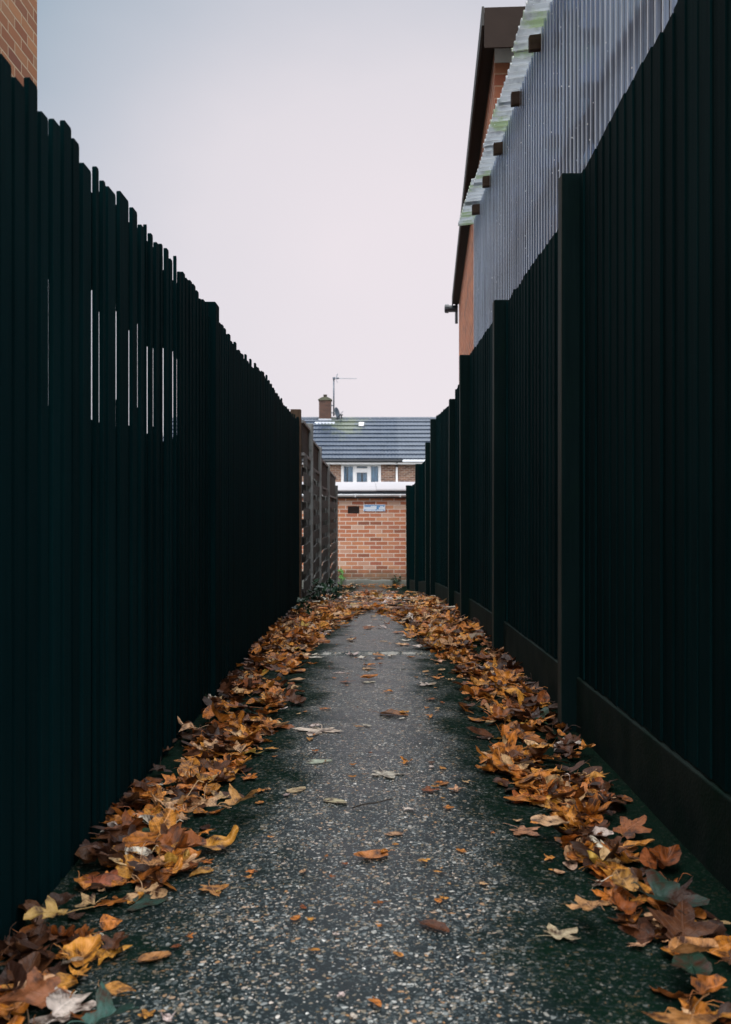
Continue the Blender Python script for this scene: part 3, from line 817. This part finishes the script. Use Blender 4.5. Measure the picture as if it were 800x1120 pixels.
# roof in overlapping sheets, each with its own lip height
cuts = [SY0, 2.55, 3.5, 4.45, 5.0, 5.62, 6.3, 7.0, 7.45, 7.98]
for q in range(len(cuts)-1):
    ya, yb = cuts[q], cuts[q+1]+.05
    lx = .725 + rng.uniform(-.012, .012); lift = (q % 2)*.008 + rng.uniform(0, .006)
    nn = int((yb-ya)/P*10)
    mb.grid(lambda a, b: (lx + rng.uniform(-.002,.002)*(b == 0) + 2.25*b, ya+(yb-ya)*a, EZ + lift + .012*math.sin(2*math.pi*(ya+(yb-ya)*a)/P)*1.25 + 2.25*b*sl_), nn, 6)
rs = mb.build('roof_sheet', M['roofsheet'], sh, smooth=True)
rs.modifiers.new('thickness', 'SOLIDIFY').thickness = .003
for y in (7.47, 6.84, 6.22, 5.47, 4.82, 4.12, 3.45, 2.8, 2.1, 1.5):
    m = MB(); j = rng.uniform(-.008, .008)
    m.prism([(.772+j, EZ-.088), (2.9, EZ-.088+2.1*sl_), (2.9, EZ-.014+2.1*sl_), (.772+j, EZ-.014)], 'y', y-.019, y+.019)
    m.build('rafter', M['rafter'], sh, bevel=.004)
for y in (1.9, 2.86, 3.62, 4.4, 5.5, 6.6, 7.82):
    MB().box(.866, .936, y, y+.07, .0, EZ-.10).build('post', M['shedpost'], sh, bevel=.004)
for z in (1.15, 2.25):
    m = MB(); m.box(.862, .864+.05, SY0, SY1-.02, z, z+.07); 
    m.build('rail', M['shedpost'], sh)
m = MB(); y = SY0
while y < SY1: m.box(2.92, 2.95, y, y+.146, 0, EZ+.22); y += .15
m.build('back_panel', M['darkboard'], sh)
MB().box(1.5, 2.9, 5.2, 5.26, CZ+1.45, CZ+1.56).build('cross_beam', M['shedpost'], sh)

# ------------------------------------------------------------------ fallen leaves
TONES = {'amber': (.58,.24,.03), 'orange': (.50,.165,.016), 'rust': (.25,.070,.010), 'brown': (.090,.033,.012), 'dark brown': (.034,.015,.009),
         'tan': (.58,.34,.17), 'pale': (.64,.54,.46), 'yellow': (.52,.32,.05), 'green': (.022,.062,.034), 'grey green': (.05,.085,.075)}
def outline(kind, n, r):
    """list of (x, y) round the blade, stalk joint at (0,0), tip near (0,1)"""
    pts = []
    if kind == 'lobed':
        lob = [(-2.35, .50), (-1.15, .80), (0, 1.0), (1.15, .80), (2.35, .50)]
        lob = [(a + r.uniform(-.1, .1), b*r.uniform(.88, 1.1)) for a, b in lob]
        for i in range(n):
            t = -math.pi + 2*math.pi*(i+.5)/n
            rr = .34
            for a, b in lob:
                d = abs(t-a)
                rr = max(rr, b*max(0, 1-(d/.80)**1.05) + .18)
            rr *= 1 + .07*math.sin(i*2.9 + a)
            pts.append((rr*.66*math.sin(t), .36 + rr*.60*math.cos(t)))
    elif kind == 'ivy':
        for i in range(n):
            t = -math.pi + 2*math.pi*(i+.5)/n
            rr = .42 + .16*math.cos(3*t) + .10*math.cos(5*t) + .05*math.cos(t)
            pts.append((rr*.95*math.sin(t), .42 + rr*.95*math.cos(t)))
    else:
        asp = r.uniform(.24, .34)
        for i in range(n):
            t = -math.pi + 2*math.pi*(i+.5)/n
            y = .5 + .5*math.cos(t)
            x = asp*math.sin(t)*(1 + .35*math.cos(t+math.pi)) * (1 + .06*math.sin(i*2.1))
            pts.append((x, y))
    return pts
def leaf_geo(kind, n, rings, curl, r, stalk=True):
    pts = outline(kind, n, r); c = (0, .42 if kind != 'oval' else .5)
    V = [c]; Fc = []
    for q in range(1, rings+1):
        s = q/rings
        for p in pts: V.append((c[0]+(p[0]-c[0])*s, c[1]+(p[1]-c[1])*s))
    for i in range(n): Fc.append((0, 1+i, 1+(i+1) % n))
    for q in range(rings-1):
        a = 1+q*n; b = a+n
        for i in range(n):
            j = (i+1) % n; Fc.append((a+i, b+i, b+j, a+j))
    kx = curl*r.uniform(-.4, 1.3); ky = curl*r.uniform(-.5, 1.0); fold = curl*r.uniform(-.3, .7); tw = curl*r.uniform(-.8, .8)
    off = r.uniform(0, 99); rip = .03+.10*curl
    V3 = []
    for (x, y) in V:
        yy = y-.45
        ang = kx*2.2*x
        X = math.sin(ang)/(kx*2.2) if abs(kx) > .05 else x
        z = (1-math.cos(ang))/(kx*2.2) if abs(kx) > .05 else 0
        a2 = ky*1.5*yy
        Y = math.sin(a2)/(ky*1.5) if abs(ky) > .05 else yy
        z += (1-math.cos(a2))/(ky*1.5) if abs(ky) > .05 else 0
        z += fold*abs(x)*.8 + tw*x*yy + rip*mnoise.noise((x*3.5+off, y*3.5, 1)) + curl*.12*mnoise.noise((x*1.6+off, y*1.6, 7))
        V3.append((X, Y+.45, z))
    zm = min(v[2] for v in V3)
    V3 = [(a, b, c_-zm+.004) for a, b, c_ in V3]
    UV = [(x+.5, y) for x, y in V]
    if stalk:
        L = r.uniform(.35, .7) if kind == 'lobed' else r.uniform(.12, .22)
        base = V3[1 + (rings-1)*n]   # outline point next to the stalk joint
        j0 = min(range(len(V)), key=lambda q: (V[q][0])**2 + (V[q][1])**2); p0 = V3[j0]
        bend = r.uniform(-.25, .25); prev = None
        for q in range(5):
            t = q/4; px = p0[0] + bend*t*t; py = p0[1] - L*t; pz = p0[2] + .008 + curl*.25*math.sin(t*2.2)*r.uniform(.5, 1)
            k = len(V3); w = .013*(1-.2*t)
            V3 += [(px-w, py, pz), (px+w, py, pz), (px, py, pz+w*1.5)]; UV += [(.5, .02)]*3
            if prev is not None:
                for a, b in ((0,1),(1,2),(2,0)): Fc.append((prev+a, prev+b, k+b, k+a))
            prev = k
    return V3, Fc, UV
def leaf_mesh(name, geo):
    V3, Fc, UV = geo
    me = bpy.data.meshes.new(name); me.from_pydata(V3, [], Fc)
    uvl = me.uv_layers.new(name='uv')
    for lp in me.loops: uvl.data[lp.index].uv = UV[lp.vertex_index]
    for p in me.polygons: p.use_smooth = True
    me.materials.append(M['leaf']); me.update(); return me
VAR = {}
for kind, cnt in (('lobed', 12), ('oval', 8), ('ivy', 3)):
    for lvl, cr in (('flat', .18), ('curled', .70), ('crumpled', 1.30)):
        for q in range(cnt):
            VAR.setdefault((kind, lvl), []).append(leaf_mesh('leaf', leaf_geo(kind, 44 if kind == 'lobed' else 24, 4, cr, random.Random(q*17+len(lvl)*5+len(kind)), True)))
def leaf_obj(kind, lvl, size, loc, yaw, tilt, tone, label, group, variant=None, flat=1.0):
    vs = VAR[(kind, lvl)]
    o = bpy.data.objects.new('fallen_leaf', vs[variant % len(vs)] if variant is not None else rng.choice(vs)); COL.objects.link(o)
    o.scale = (size, size, size*flat); o.location = loc
    ta = rng.uniform(0, 6.28)
    q = Vector((math.sin(tilt)*math.cos(ta), math.sin(tilt)*math.sin(ta), math.cos(tilt))).to_track_quat('Z', 'Y')
    o.rotation_mode = 'QUATERNION'
    o.rotation_quaternion = q @ Matrix.Rotation(yaw, 3, 'Z').to_quaternion()
    c = TONES[tone] if isinstance(tone, str) else tone; k = rng.uniform(.85, 1.15)
    o.color = (c[0]*k, c[1]*k*rng.uniform(.92, 1.08), c[2]*k, 1)
    return tag(o, label, 'leaf', group)

# leaves lying singly on the walkway: pixel, width in pixels, kind, curl, tone, yaw, label
HERO = [
 (407,928,38,'oval','curled',(.48,.17,.04),80,'folded orange leaf lying alone mid path, nearest the centre line'),
 (443,1004,36,'oval','curled',(.10,.035,.012),85,'dark brown curled leaf arched up on the open path'),
 (592,1026,50,'lobed','curled',(.40,.33,.20),150,'pale straw leaf with long stalk near the closeboard fence drift'),
 (545,896,42,'lobed','flat',(.50,.25,.12),75,'flat tan lobed leaf lying just left of the closeboard drift'),
 (610,932,28,'oval','curled',(.55,.38,.27),95,'pale curled leaf on moss below the closeboard drift'),
 (402,838,42,'lobed','flat',(.55,.47,.40),80,'pale pinkish lobed leaf flat in the middle of the path'),
 (342,870,28,'oval','flat',(.50,.42,.26),85,'small pale yellow oval leaf on the open path'),
 (305,862,26,'oval','flat',(.48,.36,.2),95,'small buff oval leaf at the edge of the green moss'),
 (323,830,28,'oval','flat',(.36,.42,.30),90,'pale green oval leaf on moss beside the slatted fence drift'),
 (334,803,13,'oval','curled',(.55,.24,.03),60,'tiny bright orange round leaf on dark moss'),
 (334,791,52,'lobed','flat',(.60,.47,.38),90,'large pale pink leaf flat at the edge of the slatted fence drift'),
 (400,777,32,'oval','curled',(.24,.09,.03),88,'thin brown leaf lying crosswise mid path'),
 (432,905,20,'oval','flat',(.45,.26,.12),75,'tiny tan leaf behind the folded orange leaf'),
 (484,850,14,'oval','curled',(.36,.13,.03),30,'tiny orange crumpled leaf right of mid path'),
 (90,1071,42,'oval','curled',(.46,.19,.035),110,'amber oval leaf with pale stalk alone beside the slatted drift'),
 (165,977,42,'ivy','flat',(.025,.065,.05),170,'dark green ivy shaped leaf at the edge of the slatted drift'),
 (213,959,40,'lobed','curled',(.44,.20,.05),85,'amber leaf with curled edges at the tip of the slatted drift'),
 (221,941,28,'oval','curled',(.42,.20,.03),75,'small golden leaf with upright stalk above the amber leaf'),
 (134,1043,36,'oval','curled',(.34,.14,.035),90,'brown amber leaf lying crosswise below the slatted drift'),
 (74,1108,70,'lobed','curled',(.03,.075,.065),60,'big blue green leaf at the bottom of the slatted drift'),
 (716,975,66,'ivy','curled',(.018,.05,.034),200,'broad dark green leaf lying in the closeboard drift'),
 (728,1056,56,'oval','curled',(.010,.035,.024),75,'long dark green leaf under orange leaves by the closeboard fence'),
 (372,733,13,'oval','flat',(.5,.42,.34),90,'small pale leaf by the path joint'),
 (392,744,14,'oval','flat',(.55,.47,.38),95,'pale flat leaf just in front of the path joint'),
 (345,716,16,'oval','flat',(.55,.5,.42),85,'pale leaf at slatted drift edge behind the path joint'),
 (462,731,12,'oval','flat',(.46,.24,.08),85,'small orange tan leaf right of centre by the path joint'),
 (440,717,11,'oval','curled',(.28,.11,.03),85,'small brown leaf right behind the path joint'),
 (405,718,12,'oval','curled',(.36,.13,.03),90,'small rust leaf lying on the path joint'),
 (470,745,12,'oval','flat',(.44,.34,.2),95,'small buff leaf near the closeboard drift past mid path'),
 (525,803,22,'lobed','flat',(.42,.16,.04),100,'flat orange leaf at the tip of the closeboard drift'),
 (535,820,24,'lobed','curled',(.50,.28,.16),60,'tan leaf stepping out of the closeboard drift onto moss'),
 (240,873,42,'lobed','curled',(.56,.28,.08),50,'large bright golden lobed leaf on the inner edge of the slatted drift'),
 (75,985,48,'lobed','curled',(.46,.27,.07),20,'yellow tan leaf lying in the lower slatted drift'),
 (725,1092,80,'lobed','flat',(.36,.15,.04),75,'big star shaped orange leaf at the bottom of the closeboard drift'),
 (715,1042,54,'oval','curled',(.42,.19,.06),120,'orange leaf folded like a book in the closeboard drift'),
 (645,1000,54,'lobed','curled',(.50,.24,.09),140,'tan orange lobed leaf with stalk at the foot of the closeboard drift'),
 (668,965,46,'oval','curled',(.44,.22,.05),80,'golden leaf bent over at the foot of the closeboard drift'),
 (603,893,40,'oval','curled',(.56,.36,.18),65,'pale glossy tan leaf on the inner edge of the closeboard drift'),
 (160,945,36,'lobed','curled',(.58,.30,.10),200,'light orange leaf lying in the slatted drift'),
 (120,965,52,'lobed','crumpled',(.26,.075,.03),240,'ribbed red brown leaf standing up in the slatted drift'),
 (30,1085,80,'lobed','curled',(.20,.065,.025),100,'large dark rust leaf in the bottom corner of the slatted drift'),
]
for i, (px, py, wpx, kind, lvl, tone, yaw, lab) in enumerate(HERO):
    x, y = px_ground(px, py)
    scale_px = F/y
    wid = wpx/scale_px
    size = wid/(1.15 if kind == 'lobed' else .95)
    size = max(.03, size)
    drift = any(k in lab for k in ('in the slatted drift', 'in the closeboard drift', 'foot of', 'bottom', 'lower slatted', 'inner edge', 'under orange'))
    lift = .045 if drift else .002
    if drift:
        y2 = y - lift*y/CZ*.9; x = x*y2/y; y = y2
    a = R(yaw)
    p = Vector((x, y, path_z(x, y)+lift)) - Vector((-math.sin(a)*.45*size, math.cos(a)*.45*size, 0))
    leaf_obj(kind, lvl, size, p, a, R(rng.uniform(0, 12 if drift else 4)), tone, lab, 'fallen leaves', i, 1.0 if drift else .5)

# drifts along both fences
def left_edge(y): return interp(y, [1.2,1.5,1.95,2.5,3.25,4.3,5.5,6.6,7.6,8.4], [-.47,-.46,-.40,-.41,-.33,-.35,-.32,-.20,-.10,.02])
def right_edge(y): return interp(y, [1.2,1.5,1.95,2.3,2.7,3.25,4.1,4.9,5.5,6.6,7.6,8.4], [.45,.45,.48,.46,.36,.36,.42,.41,.31,.25,.14,.02])
def pile(x, y):
    """height of the drift"""
    if x < 0:
        e = left_edge(y); t = (e - x)/max(.05, e + .60)
    else:
        e = right_edge(y); t = (x - e)/max(.05, .70 - e)
    t = min(1, max(0, t))
    k = interp(y, [1, 2, 6, 8.5, 10], [.012, .022, .040, .045, .035])
    return k*math.sqrt(t) * (.75 + .5*mnoise.noise((x*4, y*3, 9)))
cand = []
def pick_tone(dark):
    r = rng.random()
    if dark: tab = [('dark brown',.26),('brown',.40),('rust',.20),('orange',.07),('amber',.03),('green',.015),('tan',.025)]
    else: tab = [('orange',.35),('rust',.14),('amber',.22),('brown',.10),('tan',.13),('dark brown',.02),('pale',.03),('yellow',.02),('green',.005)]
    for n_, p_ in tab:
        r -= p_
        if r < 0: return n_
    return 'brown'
def scatter(side, n, y0, y1, density_pow):
    for _ in range(n):
        y = y0 + (y1-y0)*rng.random()**density_pow
        if side < 0: e = left_edge(y); f = -.615
        else: e = right_edge(y); f = interp(y, [1.3, 2.2, 3.2, 5], [.56, .60, .64, .69])
        t = rng.random(); x = e + (f-e)*t + rng.gauss(0, .022)
        if x < -.60: x = -.60 - rng.random()*.01
        if x > .69: x = .69
        if mnoise.noise((x*6, y*3, 4)) < (-.05 if y < 5 else -.2) and rng.random() < .8: continue
        h = pile(x, y); lay = rng.random()**.55
        size = rng.choice([.04, .048, .055, .062, .07, .08, .095]) * rng.uniform(.85, 1.2) * (.95 if y < 3.3 else 1.0)
        kind = 'lobed' if rng.random() < .50 else 'oval'
        if kind == 'oval': size *= .95
        lvl = rng.choices(['flat', 'curled', 'crumpled'], [.30, .46, .24])[0]
        cand.append(dict(x=x, y=y, z=path_z(x, y)+.004+h*lay, lay=lay, t=t, size=size, kind=kind, lvl=lvl, side=side,
                         yaw=rng.uniform(0, 6.28), tilt=R(rng.uniform(2, 16) + 24*lay*rng.random()), tone=pick_tone(rng.random() < (.6 if lay < .35 else .05 + .6*t**3) + ((.05 + (.55*t*t if side < 0 else .35*t*t)) if y < 5.5 else .10*t))))  # darker leaf colours near the fences paint in the shade there
scatter(-1, 105, 1.2, 1.9, 1.0); scatter(1, 82, 1.2, 1.9, 1.0)
scatter(-1, 560, 1.9, 3.3, 1.0); scatter(1, 560, 1.9, 3.3, 1.0)
scatter(-1, 1900, 3.3, 8.6, 1.0); scatter(1, 1900, 3.3, 8.6, 1.0)
def across(n, y0, y1, x0, x1, smin, smax, zl=.0, pale=.12):
    for _ in range(n):
        y = rng.uniform(y0, y1); x = rng.uniform(x0, x1)
        cand.append(dict(x=x, y=y, z=path_z(x, y)+.004+zl*rng.random(), lay=.5, t=.5, size=rng.uniform(smin, smax), kind=rng.choice(['lobed','oval']), lvl=rng.choice(['flat','curled']), side=0,
                         yaw=rng.uniform(0, 6.28), tilt=R(rng.uniform(0, 4)), tone=pick_tone(False) if rng.random() > pale else rng.choice(['pale', 'pale', 'tan'])))
across(360, 7.9, 10.4, -.58, .68, .08, .13, .04)
across(90, 10.4, 12.5, -.56, .66, .08, .13, .03)
across(120, 17.6, 18.35, -.9, .9, .06, .11, .03)
across(64, 4.0, 7.6, -.3, .38, .04, .085, 0, .5)
across(26, 2.4, 4.2, -.28, .34, .02, .05, 0, .3)
across(170, 1.25, 7.5, -.58, .64, .010, .028, 0, .1)
across(22, 1.3, 2.4, -.34, .40, .012, .028)

# the ones that show largest are things of their own, the rest is one mass
for c in cand: c['score'] = c['size']/c['y'] * (1 if c['side'] else .8) * (.3 + .7*c['lay']) * (1 if c['lvl'] != 'flat' or not c['side'] else .85)
cand.sort(key=lambda c: -c['score'])
SOLO = 255
LW = {'lobed': 'lobed', 'oval': 'oval'}
for c in cand[:SOLO]:
    side = {-1: 'the black slatted fence', 1: 'the dark closeboard fence', 0: None}[c['side']]
    if side:
        where = 'close against' if c['t'] > .66 else ('in mid drift along' if c['t'] > .33 else 'at the path edge of')
        dist = 'near' if c['y'] < 1.8 else 'further on'
        lab = f"{c['lvl']} {c['tone']} {c['kind']} leaf {where} {side[4:]} drift, {dist}" if c['t'] <= .33 else f"{c['lvl']} {c['tone']} {c['kind']} leaf {where} {side[4:]}, {dist}"
        grp = 'leaves drifted along ' + side
    else:
        lab = f"small {c['tone']} {c['kind']} leaf scattered on the bare path"; grp = 'small leaves scattered on the path'
    leaf_obj(c['kind'], c['lvl'], c['size'], (c['x'], c['y'], c['z']), c['yaw'], c['tilt'], c['tone'], lab, grp, None, 1.0 if c['side'] else .55)
V, Fs, UVs, Cs = [], [], [], []
LOW = {}
for kind in ('lobed', 'oval'):
    for lvl, cr in (('flat', .2), ('curled', .70), ('crumpled', 1.30)):
        for q in range(10):
            LOW.setdefault((kind, lvl), []).append(leaf_geo(kind, 26 if kind == 'lobed' else 14, 2, cr, random.Random(q*31+len(lvl)), q % 3 == 0))
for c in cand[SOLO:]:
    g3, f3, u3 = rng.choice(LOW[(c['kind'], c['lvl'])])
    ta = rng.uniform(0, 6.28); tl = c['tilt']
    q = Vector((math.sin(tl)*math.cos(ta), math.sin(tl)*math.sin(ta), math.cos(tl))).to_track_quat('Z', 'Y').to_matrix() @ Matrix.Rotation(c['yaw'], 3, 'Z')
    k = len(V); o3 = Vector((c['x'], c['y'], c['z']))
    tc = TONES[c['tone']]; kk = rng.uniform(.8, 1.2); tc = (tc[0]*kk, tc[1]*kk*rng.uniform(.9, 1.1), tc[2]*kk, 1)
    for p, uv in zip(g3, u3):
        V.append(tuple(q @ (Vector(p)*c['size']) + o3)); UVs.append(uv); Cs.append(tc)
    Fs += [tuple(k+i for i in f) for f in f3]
me = bpy.data.meshes.new('fallen_leaves'); me.from_pydata(V, [], Fs)
uvl = me.uv_layers.new(name='uv'); ca = me.color_attributes.new('tone', 'FLOAT_COLOR', 'POINT')
lv = [0]*len(me.loops); me.loops.foreach_get('vertex_index', lv)
uvl.data.foreach_set('uv', [v for i in lv for v in UVs[i]])
ca.data.foreach_set('color', [v for c in Cs for v in c])
me.polygons.foreach_set('use_smooth', [True]*len(me.polygons))
me.materials.append(M['leafmass'])
o = bpy.data.objects.new('fallen_leaves', me); COL.objects.link(o)
tag(o, 'carpet of wet orange and brown autumn leaves along both fences', 'leaves', kind='stuff')

# twig on the path
tx, ty = px_ground(404, 878)
mb = MB(); p = Vector((tx-.04, ty-.02, path_z(tx, ty)+.006))
for q in range(5):
    p2 = p + Vector((.02, .012+rng.uniform(-.004, .004), rng.uniform(-.001, .003))); mb.tube(p, p2, .0028-.0003*q, .0026-.0003*q, n=6); p = p2
tag(mb.build('twig', M['twig'], loc=(tx, ty, path_z(tx, ty))), 'short dark twig lying on the open path above the folded orange leaf', 'twig')

# ------------------------------------------------------------------ small plants
def plant(name, base, n, spread, height, size, mat, label, lean=(0,0), kind='ivy'):
    t = thing(name, base, label, 'plant')
    geos = [leaf_geo(kind, 16, 2, .5, random.Random(q), False) for q in range(5)]
    fo, st = MB(), MB()
    for i in range(n):
        a = rng.uniform(0, 6.28); r = spread*math.sqrt(rng.random()); h = height*rng.random()**.8*(1-.5*(r/spread)**2)
        tip = Vector(base) + Vector((r*math.cos(a)+lean[0]*h, r*math.sin(a)*1.2+lean[1]*h, h+.02))
        if i % 3 == 0:
            st.tube(Vector(base)+Vector((r*.2*math.cos(a), r*.2*math.sin(a), -.03)), tip, .004, .002, n=5)
        gm, gf, _ = rng.choice(geos); k = len(fo.v); s = size*rng.uniform(.6, 1.2)
        nrm_ = Vector((rng.uniform(-.7,.7), rng.uniform(-1.0,.2), rng.uniform(.3,1))).normalized()
        q = nrm_.to_track_quat('Z', 'Y').to_matrix() @ Matrix.Rotation(rng.uniform(0, 6.28), 3, 'Z')
        for v in gm: fo.v.append(tuple(q @ ((Vector(v)-Vector((0,.4,0)))*s) + tip))
        fo.f += [tuple(k+i_ for i_ in f) for f in gf]
    st.build('stem', M['twig'] if mat == 'ivy' else M['weed'], t)
    fo.build('foliage', M[mat], t, smooth=True)
bx, by = -.47, 9.55
plant('bramble_bush', (bx, by, g(by)), 80, .17, .24, .075, 'ivy', 'dark glossy green bramble growing against the woven fence', (.2, 0))
plant('weed_plant', ((373-405)*18.3/F, 18.36, OG+.05), 22, .10, .30, .07, 'weed', 'bright green weed at the wall foot beside the woven fence', (.05, 0))
plant('weed_plant', ((434-405)*18.3/F, 18.36, OG), 30, .10, .20, .06, 'ivy', 'dark green weed at the wall foot beside the closeboard fence', kind='oval')
plant('weed_plant', (-.50, 7.3, g(7.3)), 26, .07, .12, .05, 'ivy', 'small dark green weed poking from leaves under the slatted fence')
